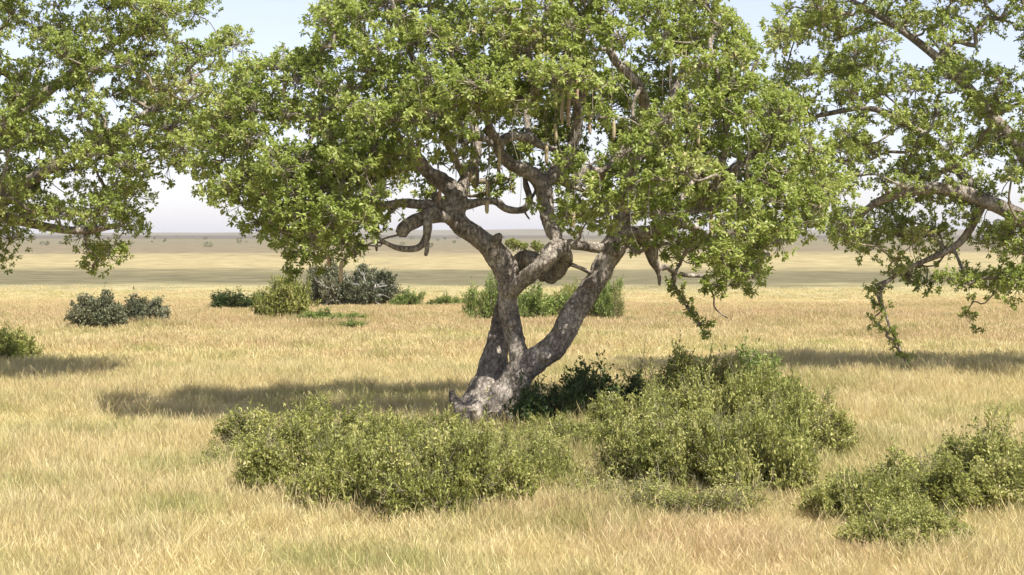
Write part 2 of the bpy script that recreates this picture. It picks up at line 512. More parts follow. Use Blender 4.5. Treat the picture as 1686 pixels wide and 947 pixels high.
# ------------------------------------------------------------------ grass: tufts scattered on points
def tuft(name, nb, h, w, spread, seed, heads=0.25):
    g = np.random.default_rng(seed)
    V = []; F = []; T = []; n = 0
    for _ in range(nb):
        a = g.uniform(0, 2 * math.pi); rr = spread * math.sqrt(g.uniform())
        b = np.array([rr * math.cos(a), rr * math.sin(a), 0])
        hh = h * g.uniform(0.45, 1.05)
        az = g.uniform(0, 2 * math.pi)
        lean = np.array([math.cos(az), math.sin(az), 0]) * hh * g.uniform(0.08, 0.55)
        side_a = g.uniform(0, 2 * math.pi)
        side = np.array([math.cos(side_a), math.sin(side_a), 0]) * w * g.uniform(0.7, 1.3)
        head = g.uniform() < heads
        tone = g.uniform(0.1, 0.9)
        ks = 4
        for s in range(ks):
            f = s / (ks - 1)
            c = b + lean * f ** 2 + np.array([0, 0, hh * (f - 0.12 * f * f)])
            wd = (1 - 0.8 * f)
            if head: wd = [0.5, 0.35, 0.5, 1.5][s]
            V += [c - side * wd, c + side * wd]
        for s in range(ks - 1):
            F.append([n + 2 * s, n + 2 * s + 1, n + 2 * s + 3, n + 2 * s + 2]); T.append(tone if not head else min(1, tone + 0.1 * s))
        if head:
            tipc = b + lean * 1.15 + np.array([0, 0, hh * 0.99])
            V += [tipc - side * 0.2, tipc + side * 0.2]
            F.append([n + 6, n + 7, n + 9, n + 8]); T.append(min(1, tone + 0.3))
            n += 10
        else:
            n += 8
    return mesh_np(name, np.array(V), np.array(F), MAT['grass'], False, T)

protos = bpy.data.collections.new('grass_tufts')     # never linked: only the scatter draws it
for k in range(4):
    protos.objects.link(bpy.data.objects.new(f'grass_tuft_a{k}', tuft(f'tuft_a{k}', 60, 0.40, 0.0024, 0.20, 20 + k, 0.35)))
for k in range(3):
    protos.objects.link(bpy.data.objects.new(f'grass_tuft_b{k}', tuft(f'tuft_b{k}', 44, 0.42, 0.008, 0.42, 40 + k, 0.3)))

for k in range(3):
    protos.objects.link(bpy.data.objects.new(f'grass_tuft_c{k}', tuft(f'tuft_c{k}', 8, 0.66, 0.0028, 0.12, 60 + k, 0.9)))

def scatter(name, pts, rot, sca, idx, label):
    me = bpy.data.meshes.new(name)
    me.vertices.add(len(pts))
    me.vertices.foreach_set('co', pts.astype(np.float32).ravel())
    for an, typ, key, arr in (('rot', 'FLOAT_VECTOR', 'vector', rot), ('sca', 'FLOAT_VECTOR', 'vector', sca), ('idx', 'INT', 'value', idx)):
        a = me.attributes.new(an, typ, 'POINT')
        a.data.foreach_set(key, np.ascontiguousarray(arr, dtype=np.int32 if typ == 'INT' else np.float32).ravel())
    me.update()
    o = obj(name, me)
    ng = bpy.data.node_groups.new(name + '_scatter', 'GeometryNodeTree')
    ng.interface.new_socket('Geometry', in_out='INPUT', socket_type='NodeSocketGeometry')
    ng.interface.new_socket('Geometry', in_out='OUTPUT', socket_type='NodeSocketGeometry')
    gi = ng.nodes.new('NodeGroupInput'); go = ng.nodes.new('NodeGroupOutput')
    ci = ng.nodes.new('GeometryNodeCollectionInfo')
    ci.inputs['Collection'].default_value = protos
    ci.inputs['Separate Children'].default_value = True
    ci.inputs['Reset Children'].default_value = True
    ip = ng.nodes.new('GeometryNodeInstanceOnPoints')
    ip.inputs['Pick Instance'].default_value = True
    def na(nm, t):
        n = ng.nodes.new('GeometryNodeInputNamedAttribute'); n.data_type = t; n.inputs['Name'].default_value = nm
        return n.outputs['Attribute']
    ng.links.new(gi.outputs[0], ip.inputs['Points'])
    ng.links.new(ci.outputs[0], ip.inputs['Instance'])
    ng.links.new(na('idx', 'INT'), ip.inputs['Instance Index'])
    ng.links.new(na('rot', 'FLOAT_VECTOR'), ip.inputs['Rotation'])
    ng.links.new(na('sca', 'FLOAT_VECTOR'), ip.inputs['Scale'])
    ng.links.new(ip.outputs[0], go.inputs[0])
    md = o.modifiers.new('scatter', 'NODES'); md.node_group = ng
    return tag(o, label, kind='stuff')

def vnoise(x, y, s, seed):
    """cheap smooth value noise"""
    g = np.random.default_rng(seed)
    out = 0
    for k in range(6):
        a = g.uniform(0, 2 * math.pi); fr = s * g.uniform(0.6, 1.9)
        out = out + np.sin((x * math.cos(a) + y * math.sin(a)) * fr + g.uniform(0, 6.28))
    return out / 6

def wedge(y0, y1, dens, g):
    area = 0.29 * 1.16 * (y1 * y1 - y0 * y0) + 4 * (y1 - y0)
    n = int(area * dens)
    y = np.sqrt(g.uniform(y0 * y0, y1 * y1, n))
    x = g.uniform(-1, 1, n) * (0.29 * 1.16 * y + 2)
    return x, y

g = np.random.default_rng(3)
parts = []
for (y0, y1, dens, lo, hi, s0, s1) in ((20, 40, 42, 0, 4, 0.75, 1.3), (40, 62, 30, 0, 4, 0.8, 1.35), (62, 90, 9, 4, 7, 0.75, 1.15), (90, 126, 6, 4, 7, 0.75, 1.1), (126, 168, 4.0, 4, 7, 0.9, 1.4), (20, 60, 1.6, 7, 10, 0.8, 1.3)):
    x, y = wedge(y0, y1, dens, g)
    hgt = 1 + 0.5 * vnoise(x, y, 0.5, 5) + 0.4 * vnoise(x, y, 1.6, 6)
    s = g.uniform(s0, s1, len(x))
    hgt = hgt * (1 - 0.6 * np.clip((y - 98) / 24, 0, 1))
    if hi == 10:
        hgt = g.uniform(0.8, 1.15, len(x))
    if y0 > 120:
        hgt = hgt * 0.8
        kk = g.uniform(size=len(x)) < 1.05 - (y - 126) / 42; x, y, s, hgt = x[kk], y[kk], s[kk], hgt[kk]
    keep = ~((x > -2.0) & (x < 1.2) & (y > 39.2) & (y < 44.8) & (g.uniform(size=len(x)) < 0.9))
    x, y, s, hgt = x[keep], y[keep], s[keep], hgt[keep]
    wind = np.stack([g.normal(0.05, 0.12, len(x)), g.normal(0.12, 0.12, len(x)), g.uniform(0, 6.28, len(x))], -1)
    parts.append((np.stack([x, y, gz(x, y) - 0.01], -1), wind, np.stack([s, s, s * hgt], -1), g.integers(lo, hi, len(x))))
scatter('grass', *[np.concatenate([p[k] for p in parts]) for k in range(4)], 'tall dry straw-coloured grass covering the plain')

# ------------------------------------------------------------------ the sausage tree
TY = 44.0
def path(pts, n=5):
    """[(px, py, r_px, dY)] -> resampled world path"""
    a = []
    for px, py, r, d in pts:
        Y = TY + d
        p = P(px, py, Y)
        a.append((p.x, p.y, p.z, M(r, Y)))
    return catmull(a, n)

base_z = 0.0
TRUNK = [
    [(795, 722, 60, 0.2), (798, 692, 53, 0.25), (803, 656, 41, 0.35), (811, 622, 29, 0.5), (815, 590, 22, 0.75), (820, 555, 17, 0.95), (825, 520, 14, 1.05), (835, 485, 14, 1.1),
     (847, 446, 14, 1.2), (864, 425, 14, 1.15), (884, 431, 13.5, 0.9), (899, 453, 13, 0.45)],
    [(814, 722, 44, -0.15), (819, 692, 39, -0.2), (833, 656, 31, -0.2), (848, 625, 23, -0.25), (855, 597, 18, -0.25), (852, 570, 15.5, -0.2), (844, 540, 15.5, -0.1), (837, 510, 16, -0.05), (836, 482, 17, 0.0), (836, 455, 20, 0.0),
     (826, 430, 20, 0.0), (806, 408, 18, 0.0), (784, 388, 17, -0.05), (760, 372, 16, -0.1), (748, 352, 18, 0), (752, 325, 19, 0.1), (735, 304, 15, 0.2), (708, 286, 11, 0.1)],
    [(840, 655, 25, -0.2), (856, 618, 23, -0.3), (882, 594, 21, -0.4), (910, 572, 21, -0.45), (930, 545, 21, -0.4), (945, 515, 20, -0.3), (964, 487, 18, -0.2), (984, 458, 17, -0.1),
     (998, 432, 17, 0.0), (1010, 408, 20, 0.1), (1020, 382, 18, 0.2), (1026, 352, 14, 0.2)],
    [(838, 484, 13, -0.1), (858, 466, 13, -0.5), (884, 443, 13.5, -0.85), (908, 421, 14, -0.9), (920, 409, 14, -0.7)],
    [(897, 425, 13, -0.75), (918, 410, 17, -0.7), (929, 424, 13, -0.3), (921, 443, 14, 0.05), (904, 456, 14, 0.35)],
    [(924, 410, 12, -0.55), (914, 388, 11, -0.4), (902, 362, 11, -0.2), (898, 332, 13, 0), (893, 305, 16, 0.1), (880, 290, 13, 0.1), (862, 280, 11, 0.0), (838, 270, 10, -0.1)],
    # knots and old branch collars
    [(896, 590, 9, -0.6), (899, 584, 8, -0.85)], [(842, 540, 9, -0.2), (846, 530, 7, -0.42)], [(812, 402, 13, -0.1), (822, 388, 6, -0.3)], [(966, 476, 12, -0.2), (972, 462, 5, -0.5)], [(1006, 408, 12, -0.1), (1014, 420, 6, -0.25)],
    # roots
    [(806, 676, 38, 0.0), (783, 684, 30, -0.2), (765, 680, 20, -0.25), (755, 668, 10, -0.15), (747, 655, 7.5, -0.1), (743, 643, 5, -0.1)],
    [(795, 684, 30, -0.2), (775, 692, 18, -0.5), (757, 702, 12, -0.9)],
    [(820, 688, 32, -0.3), (812, 705, 20, -0.8), (806, 722, 10, -1.2)],
    [(834, 684, 22, 0.0), (848, 698, 13, -0.1), (862, 708, 8, -0.2)],
]
BRANCH = [
    # left low limbs
    [(748, 352, 14, 0), (732, 345, 13, -0.3), (719, 330, 10, -0.5), (716, 318, 6, -0.55)],
    [(730, 348, 10, -0.3), (712, 338, 9, -0.5), (690, 337, 8, -0.7), (662, 334, 7, -0.9), (628, 338, 6, -1.1), (585, 330, 5, -1.3), (530, 325, 4, -1.5), (470, 300, 3, -1.4)],
    [(738, 356, 13, -0.3), (714, 356, 12, -0.6), (688, 362, 11, -0.8), (668, 374, 12, -0.9), (660, 386, 11, -0.9)],
    [(716, 344, 8, -0.7), (703, 352, 7, -0.9), (704, 375, 7.5, -1.0), (701, 394, 7, -1.0), (688, 408, 5.5, -1.05), (664, 410, 5, -1.1), (643, 404, 4, -1.1), (624, 392, 2.6, -1.2), (604, 372, 2, -1.3)],
    [(702, 396, 4.5, -1.0), (703, 410, 4, -1.0), (701, 421, 2.5, -1.0)],
    [(640, 402, 2.5, -1.1), (621, 399, 1.8, -1.1), (608, 402, 1.5, -1.1), (599, 412, 1.2, -1.1), (601, 421, 1, -1.1)],
    # limb curling right across the gap
    [(752, 338, 12, 0.1), (776, 336, 8, 0.1), (800, 331, 6, 0.0), (818, 333, 6, 0), (832, 343, 6, 0), (852, 347, 6, 0), (866, 342, 6, 0), (872, 326, 5.5, 0.1), (866, 306, 5, 0.2), (864, 290, 4, 0.3)],
    [(872, 330, 3, 0.1), (880, 318, 2.5, 0.2), (884, 300, 2, 0.3)],
    [(862, 346, 2, 0), (868, 356, 1.6, 0), (872, 361, 1, 0)],
    # upper left
    [(752, 325, 16, 0.1), (735, 304, 14, 0.2), (705, 284, 11, 0.1), (688, 258, 8, -0.2), (655, 225, 7, -0.8), (610, 195, 6, -1.4), (560, 165, 5, -1.8), (505, 130, 3.5, -2)],
    [(705, 284, 8, 0.1), (675, 270, 7, 0.3), (630, 265, 6, 0.6), (575, 262, 5, 0.8), (510, 270, 4.5, 0.9), (440, 250, 4, 0.8), (375, 215, 3, 0.5)],
    [(752, 325, 14, 0.1), (768, 292, 10, 0.5), (785, 252, 8, 0.9), (778, 195, 7, 1.3), (758, 130, 6, 1.7), (735, 60, 5, 2.1), (720, -20, 4, 2.3)],
    [(768, 292, 7, 0.5), (742, 250, 6, -0.4), (720, 190, 5.5, -1.2), (690, 120, 5, -1.8), (660, 50, 4, -2.2), (640, -20, 3, -2.3)],
    # centre
    [(880, 288, 12, 0.1), (858, 278, 11, 0.0), (836, 266, 10, -0.2), (822, 248, 9, -0.4), (826, 232, 9, -0.5), (846, 224, 8, -0.4), (872, 228, 7.5, -0.1), (892, 240, 6, 0.3), (915, 246, 4, 0.6)],
    [(826, 236, 8, -0.5), (808, 215, 7, -0.9), (800, 175, 6, -1.4), (806, 120, 5.5, -1.9), (818, 60, 5, -2.2), (830, -20, 4, -2.3)],
    [(836, 262, 5, -0.2), (806, 232, 5, 0.1), (782, 228, 5, 0.3), (760, 240, 4, 0.4)],
    [(872, 228, 5, -0.1), (866, 180, 6, 0.6), (872, 120, 5.5, 1.3), (868, 50, 5, 1.8), (860, -30, 4, 2)],
    [(893, 302, 14, 0.1), (916, 284, 12, 0.2), (934, 262, 10, 0.3), (946, 230, 9, 0.4), (952, 192, 8, 0.2), (946, 160, 7, -0.2), (928, 147, 6, -0.4), (908, 152, 5, -0.5)],
    [(950, 180, 7, 0.1), (966, 130, 6.5, -0.4), (958, 70, 6, -0.8), (940, 0, 5, -1.2), (930, -60, 4, -1.3)],
    [(916, 284, 11, 0.2), (936, 300, 10, 0.6), (952, 290, 8, 0.8), (968, 280, 7, 0.9), (990, 282, 6, 0.9), (1004, 272, 5, 0.9), (1030, 240, 4.5, 1.3), (1050, 190, 4, 1.6)],
    # right
    [(926, 402, 8, -0.5), (942, 402, 8, -0.4), (968, 406, 9, -0.2), (992, 408, 10, 0), (1008, 406, 12, 0.1)],
    [(930, 432, 4, -0.2), (944, 437, 3.5, -0.2), (960, 443, 3.5, -0.2), (974, 448, 4, -0.2), (986, 438, 4, -0.1), (1000, 424, 4.5, 0)],
    [(974, 447, 3, -0.2), (978, 434, 3, -0.2), (990, 418, 4, -0.1)],
    [(1022, 378, 15, 0.2), (1028, 335, 13, 0.3), (1042, 270, 11, 0.1), (1058, 200, 9, -0.6), (1060, 165, 8, -1.1), (1052, 140, 8, -1.5), (1030, 116, 7, -1.6), (1010, 95, 7, -1.6), (992, 40, 6, -1.4), (982, -20, 5, -1.2)],
    [(1042, 270, 8, 0.1), (1080, 215, 7, 0.8), (1110, 150, 6, 1.3), (1130, 80, 5, 1.6), (1120, 0, 4, 1.8)],
    [(1016, 388, 16, 0.2), (1045, 384, 13, 0.1), (1072, 382, 11, 0), (1100, 368, 9, -0.3), (1140, 335, 8, -0.7), (1180, 300, 7, -1.0), (1230, 260, 6, -1.1), (1290, 220, 4, -1)],
    [(1100, 368, 7, -0.3), (1135, 372, 7, 0), (1160, 390, 7, 0.2), (1176, 412, 6.5, 0.3), (1192, 436, 5, 0.4), (1225, 440, 4, 0.5), (1265, 420, 3, 0.6)],
    [(1052, 388, 10, 0.2), (1066, 404, 9, 0.4), (1073, 425, 8.5, 0.5), (1082, 440, 7.5, 0.6), (1085, 452, 4, 0.6), (1086, 470, 1.6, 0.6)],
    [(1078, 404, 6, 0.4), (1077, 422, 7, 0.5), (1080, 436, 6, 0.6)],
    [(1083, 443, 6, 0.6), (1098, 440, 5, 0.7), (1110, 448, 4, 0.9), (1130, 453, 3.5, 1.2), (1160, 454, 3.5, 1.5), (1195, 450, 3, 1.7), (1235, 455, 2.5, 1.8)],
    [(1110, 450, 3, 0.9), (1109, 465, 2.4, 0.9), (1122, 490, 2, 0.9), (1136, 515, 1.6, 0.9), (1150, 535, 1.2, 0.9), (1163, 552, 0.9, 0.9)],
    [(1158, 455, 2.4, 1.5), (1166, 470, 2, 1.5), (1175, 488, 1.6, 1.5), (1176, 505, 1.3, 1.5), (1186, 516, 1.1, 1.5), (1198, 524, 0.9, 1.5)],
    [(1110, 449, 3, 0.9), (1119, 436, 2.5, 0.9), (1126, 420, 3, 0.7), (1140, 395, 3, 0.4)],
    [(1100, 368, 6, -0.3), (1140, 300, 5, 0.8), (1185, 230, 5, 1.4), (1225, 150, 4, 1.6), (1250, 90, 3, 1.6)],
    [(1180, 300, 5, -1.0), (1195, 240, 4.5, -1.6), (1190, 160, 4, -2), (1170, 80, 3.5, -2.2)],
]
tree = empty('sausage_tree', (P(825, 697, TY).x, TY, 0), 'large sausage tree with forked twisting trunk and wide leafy crown hung with long fruits', 'tree')
ORG = np.array(tree.location)

def localise(a):
    a = np.array(a, dtype=float); a[:, :3] -= ORG; return a

# trunk: all thick stems fused into one skin
tb = Tubes()
for k, t in enumerate(TRUNK):
    tb.add(localise(path(t, 6)), 20, 0.05, True, k)
tm = tb.mesh('trunk_raw', MAT['bark'])
raw = bpy.data.objects.new('trunk_raw', tm)
COL.objects.link(raw)
md = raw.modifiers.new('r', 'REMESH'); md.mode = 'VOXEL'; md.voxel_size = 0.028; md.use_smooth_shade = True
md = raw.modifiers.new('s', 'SMOOTH'); md.iterations = 5; md.factor = 0.5
tx = bpy.data.textures.new('t1', 'CLOUDS'); tx.noise_scale = 0.28; tx.noise_depth = 3
md = raw.modifiers.new('d', 'DISPLACE'); md.texture = tx; md.strength = 0.09; md.mid_level = 0.5; md.texture_coords = 'LOCAL'
tx2 = bpy.data.textures.new('t2', 'CLOUDS'); tx2.noise_scale = 0.07; tx2.noise_depth = 2
md = raw.modifiers.new('d2', 'DISPLACE'); md.texture = tx2; md.strength = 0.022; md.mid_level = 0.5; md.texture_coords = 'LOCAL'
bpy.context.view_layer.update()
dg = bpy.context.evaluated_depsgraph_get()
fused = bpy.data.meshes.new_from_object(raw.evaluated_get(dg))
fused.name = 'trunk'
if not fused.materials: fused.materials.append(MAT['bark'])
bpy.data.objects.remove(raw)
obj('trunk', fused, tree)

nodes = []          # skeleton nodes for twigs to grow from
for t in TRUNK[1:6]:
    pts = path(t, 4)
    nodes += [p[:3] for p in pts if p[2] > 4.2]
for k, t in enumerate(BRANCH):
    pp = path(t, 6)
    b = Tubes(); b.add(localise(pp), 12, 0.09, True, k + 3)
    me = b.mesh('branch', MAT['bark'])
    obj('branch', me, tree)
    if k not in (3, 4, 5, 6, 7, 8, 30, 31, 27, 28):
        nodes += [p[:3] for p in pp[3:]]
nodes = np.array(nodes)

BOT = [(300, 300), (340, 350), (380, 372), (449, 445), (485, 425), (520, 440), (565, 440), (590, 402), (620, 380), (655, 362), (672, 320), (690, 285), (705, 262), (760, 285), (785, 305), (805, 330),
       (825, 300), (850, 285), (878, 300), (888, 345), (896, 392), (930, 398), (980, 388), (1030, 392), (1060, 372), (1078, 378), (1090, 440), (1130, 447), (1180, 470), (1238, 492), (1290, 440), (1330, 400), (1390, 330)]
TOP = [(300, 260), (340, 170), (400, 80), (449, 58), (515, 56), (522, 8), (560, -30), (620, -60), (700, -90), (850, -115), (1000, -105), (1130, -70), (1195, -20), (1215, 40), (1250, 75), (1290, 130), (1350, 210), (1390, 270)]
bx_, by_ = zip(*BOT); tx_, ty_ = zip(*TOP)
# openings through which the limbs show: (x0, y0, x1, y1, only clumps nearer than this are kept out, share kept out)
OPEN = [(795, 205, 912, 292, 45.5, 1.0), (690, 232, 775, 345, 46.5, 0.8), (898, 128, 966, 205, 42.6, 0.5), (1118, 255, 1215, 400, 44.3, 0.75), (640, 300, 740, 400, 46.0, 0.95),
        (560, 68, 705, 128, 99, 0.55), (930, 225, 1000, 300, 43.5, 0.4), (1050, 60, 1180, 108, 99, 0.35), (449, 108, 505, 220, 99, 0.4), (770, 295, 880, 420, 99, 1.0),
        (1035, 130, 1070, 175, 42.5, 0.6), (735, 90, 800, 130, 99, 0.4)]

def make_clumps(g):
    out = []
    tries = 0
    while len(out) < 520 and tries < 90000:
        tries += 1
        px = g.uniform(310, 1385); py = g.uniform(-175, 495)
        top = np.interp(px, tx_, ty_); bot = np.interp(px, bx_, by_)
        # depth of the crown here
        ax = (px - 845) / 560.0
        hz = np.clip((py - top) / 240.0, 0.06, 1.0)
        half = 4.3 * math.sqrt(max(0.04, 1 - ax * ax)) * math.sqrt(hz)
        s = g.choice([-1, 1], p=[0.62, 0.38]) * g.uniform(0.25, 1.0) ** 0.6
        Y = TY - 0.2 + half * s
        r = g.uniform(0.36, 0.66)
        rp = r * F0 / Y
        if py - 0.85 * rp < top or py + 0.8 * rp > bot: continue
        if py < 30 and g.uniform() < 0.3: continue
        if py < 20 and Y > 45.2: continue
        if py < 120 and Y > 46.8: continue
        bad = False
        for x0, y0, x1, y1, yl, sh in OPEN:
            if x0 - rp * 0.6 < px < x1 + rp * 0.6 and y0 - rp * 0.6 < py < y1 + rp * 0.6 and Y < yl and g.uniform() < sh ** 0.5:
                bad = True; break
        if bad: continue
        p = np.array(P(px, py, Y))
        if out:
            q = np.array([o[0] for o in out])
            if np.min(np.linalg.norm((q - p) * np.array([1, 0.8, 1.1]), axis=1)) < 0.50: continue
        out.append((p, r, 1.0))
    return out
g = np.random.default_rng(11)
clumps = make_clumps(g)
# the ragged lower fringe and single hanging sprays
FR = [(1112, 462, 0.16, 0.9), (1108, 475, 0.13, 0.9), (1122, 480, 0.18, 0.9), (1130, 496, 0.17, 0.95), (1138, 510, 0.16, 0.9), (1148, 518, 0.17, 0.9), (1152, 532, 0.12, 0.9), (1168, 537, 0.13, 0.9), (1162, 552, 0.12, 0.9),
      (1168, 468, 0.2, 1.4), (1190, 474, 0.22, 1.4), (1180, 488, 0.17, 1.5), (1162, 482, 0.14, 1.5), (1215, 468, 0.3, 1.4), (1234, 485, 0.2, 1.5), (1200, 462, 0.25, 1.2),
      (475, 425, 0.22, 1.2), (472, 445, 0.2, 1.2), (478, 462, 0.13, 1.2), (488, 450, 0.12, 1.2), (468, 408, 0.3, 1.1),
      (520, 432, 0.2, -0.8), (545, 425, 0.25, -1), (578, 420, 0.2, -1.2), (505, 425, 0.24, -0.7), (530, 448, 0.1, -0.8), (590, 402, 0.2, -1.4),
      (905, 372, 0.3, -1.3), (935, 378, 0.32, -1.5), (965, 368, 0.3, -1.3), (1005, 372, 0.27, -1.2), (880, 345, 0.28, -1.1), (1085, 405, 0.28, -1.2), (1100, 425, 0.24, -1.1), (1125, 400, 0.36, -1.5), (1150, 435, 0.26, -1.2),
      (1040, 415, 0.14, 0.2), (1055, 405, 0.16, 0.3), (1035, 402, 0.18, -0.2), (925, 350, 0.38, -1.4), (960, 345, 0.4, -1.5), (1000, 340, 0.4, -1.2), (1060, 350, 0.35, -1.5), (1095, 372, 0.35, -1.6),
      (800, 318, 0.22, 1.8), (812, 300, 0.26, 1.8), (782, 305, 0.2, 1.6), (840, 292, 0.25, 2), (765, 262, 0.36, -0.8), (752, 248, 0.3, -0.9), (650, 345, 0.28, -1.8), (630, 365, 0.26, -1.9), (610, 385, 0.2, -1.9),
      (830, 155, 0.5, -2.6), (770, 170, 0.5, -2.5), (720, 180, 0.5, -2.3), (865, 250, 0.22, 1.2), (1010, 410, 0.1, -0.2),
      (700, 300, 0.36, 2.6), (725, 268, 0.4, 2.4), (765, 312, 0.3, 2.4), (792, 282, 0.36, 2.8), (815, 268, 0.3, 2.6), (845, 262, 0.34, 2.8), (690, 325, 0.28, 2.4), (800, 240, 0.4, 2.6), (940, 250, 0.4, 2.4), (905, 215, 0.4, 2.4), (850, 240, 0.35, 2.6), (980, 320, 0.3, 2.0), (770, 282, 0.22, 1.8), (828, 305, 0.2, 2.2), (818, 322, 0.15, 2.0), (845, 312, 0.16, 2.3), (715, 318, 0.24, 2.2), (738, 335, 0.2, 2.3), (700, 345, 0.2, 1.9), (860, 275, 0.28, 2.4), (790, 322, 0.16, 2),
      (540, 20, 0.36, -1.0), (530, 38, 0.26, -1.0), (575, 30, 0.4, -1.2), (1225, 60, 0.3, -0.5), (1190, 25, 0.4, -0.7)]
for px, py, r, d in FR:
    clumps.append((np.array(P(px, py, TY + d)), r, 1.6 if r < 0.25 else 1.0))

def thin_for_light(clumps, targets, prob, g):
    sv = np.array(SUNV)
    out = []
    for c in clumps:
        hit = False
        for px, py, d in targets:
            o = np.array(P(px, py, TY + d)); w = c[0] - o; t = w @ sv
            if t > 0 and np.linalg.norm(w - t * sv) < c[1] * 0.95 + 0.05: hit = True
        if hit and c[1] > 0.25 and g.uniform() < prob: continue
        out.append(c)
    print('thinned', len(clumps), '->', len(out))
    return out
clumps = thin_for_light(clumps, [(862, 455, -.6), (886, 435, -.8), (908, 417, -.9), (988, 455, -.3), (970, 482, -.4), (800, 662, -.5), (822, 672, -.5), (785, 676, -.4), (950, 512, -.5), (810, 640, -.3), (840, 690, -.4)], 0.85, np.random.default_rng(9))
clumps = thin_for_light(clumps, [(800, 655, -.5), (815, 675, -.6), (790, 680, -.5), (835, 685, -.5), (808, 640, -.4), (886, 435, -.8), (905, 420, -.9)], 1.0, np.random.default_rng(10))

def foliage(clumps, skel, origin, g, leafmat, twigmat, parent, dens=108, leaf=(0.078, 0.128), per=(11, 18), rmin=0.012, cname='crown', flat=0.85, cords=0):
    """sprays of leaves round each clump, carried by twigs that grow from the skeleton"""
    LP = []; LD = []; LN = []; LL = []; LT = []
    TA = []; TB = []; R0 = []; R1 = []
    order = sorted(range(len(clumps)), key=lambda k: np.min(np.linalg.norm(skel - clumps[k][0], axis=1)))
    centre = np.mean([c[0] for c in clumps], axis=0)
    done = [(p, -1) for p in skel]
    nodes_ = np.array(skel); par = {}; pos = {}
    idxs = [-1] * len(skel)
    for k in order:
        c = clumps[k][0]
        d = np.linalg.norm((nodes_ - c) * np.array([1, 1, 1.0]), axis=1) + np.where(nodes_[:, 2] > c[2] + 0.3, 0.4, 0.0)
        b = int(np.argmin(d))
        par[k] = (nodes_[b].copy(), idxs[b])
        nodes_ = np.vstack([nodes_, c]); idxs.append(k)
    load = {k: 1 for k in par}
    for k in reversed(order):
        pk = par[k][1]
        if pk >= 0: load[pk] += load[k]
    tb = Tubes()
    for k in order:
        a = par[k][0]; c = clumps[k][0]
        L = np.linalg.norm(c - a)
        if L < 0.05: continue
        rr = 0.017 * math.sqrt(load[k]) * (1.0 if clumps[k][1] > 0.25 else 0.55)
        m1 = a + (c - a) * 0.33 + g.normal(0, 0.10 * L, 3); m2 = a + (c - a) * 0.68 + g.normal(0, 0.10 * L, 3)
        pts = np.array([[*a, rr * 1.15], [*m1, rr], [*m2, rr * 0.85], [*c, rr * 0.7]])
        pts[:, :3] -= origin
        tb.add(catmull(pts, 3), 6, 0.1, True, k)
    for k, (c, r, dm) in enumerate(clumps):
        ns = max(4, int(dens * r * r * dm))
        tone_c = g.normal(0.57, 0.12)
        u = unit(g.normal(0, 1, (ns, 3)))
        u[:, 2] = np.where(g.uniform(size=ns) < 0.55, np.abs(u[:, 2]), u[:, 2])
        rad = r * g.uniform(0.35, 1.08, (ns, 1)) ** 0.7
        sp = c + u * rad * np.array([1, 1, flat])
        axis = unit(u + np.array([0, 0, 0.35]) + g.normal(0, 0.3, (ns, 3)))
        take = g.uniform(size=ns) < 0.75
        A = c + (sp - c) * 0.08 + g.normal(0, 0.03, (ns, 3))
        TA.append(A[take]); TB.append(sp[take]); R0.append(np.full(take.sum(), 0.011)); R1.append(np.full(take.sum(), 0.005))
        for q in range(ns):
            n = int(g.integers(*per))
            al = axis[q]
            rnd = unit(g.normal(0, 1, (n, 3)))
            d = unit(rnd + al * 0.55 + np.array([0, 0, -0.12]))
            LP.append(sp[q] + al * g.uniform(-0.09, 0.05, (n, 1)) + d * 0.015)
            LD.append(d)
            LN.append(unit(np.array([0, 0, 1.0]) + al * 0.5 + g.normal(0, 0.45, (n, 3))))
            LL.append(g.uniform(leaf[0], leaf[1], n))
            LT.append(np.clip(tone_c + g.normal(0, 0.15, n) + (g.uniform(size=n) < 0.02) * 0.5, 0, 1))
    LP = np.concatenate(LP) - origin; LD = np.concatenate(LD); LN = np.concatenate(LN); LL = np.concatenate(LL); LT = np.concatenate(LT)
    v, f, t = leaves(LP, LD, LN, LL, LL * g.uniform(0.42, 0.6, len(LL)), LT)
    cr = obj(cname, mesh_np(cname, v, f, leafmat, False, t), parent)
    # slack cords of old flower stalks hanging out of the crown
    big = [c for c in clumps if c[1] > 0.3 and 480 < Q(c[0])[0] < 1250 and Q(c[0])[1] < 330]
    if cords:
        pick = g.choice(len(big), cords); st = np.array([big[q][0] + np.array([g.uniform(-.3, .3), g.uniform(-.45, .1), -0.1]) for q in pick])
        ln = g.uniform(0.5, 1.5, cords)
        TA.append(st); TB.append(st + np.stack([g.normal(0, 0.03, cords), g.normal(0, 0.03, cords), -ln], -1))
        R0.append(np.full(cords, 0.009)); R1.append(np.full(cords, 0.007))
    A = np.concatenate(TA) - origin; B = np.concatenate(TB) - origin
    v1, q1 = thin_tubes(A, B, np.concatenate(R0), np.concatenate(R1), 0.15, 3, 3, g)
    v2, q2, t2 = tb.arrays()
    V = np.concatenate([v1, v2]); 
    tw = obj('twigs', mesh_np('twigs', V, [np.concatenate([q1, q2 + len(v1)]), t2 + len(v1)], twigmat, True), parent)
    print('leaves', len(LL), 'clumps', len(clumps))
    return cr, tw
foliage(clumps, nodes, ORG, np.random.default_rng(5), MAT['tree_leaf'], MAT['twig'], tree, cords=170)

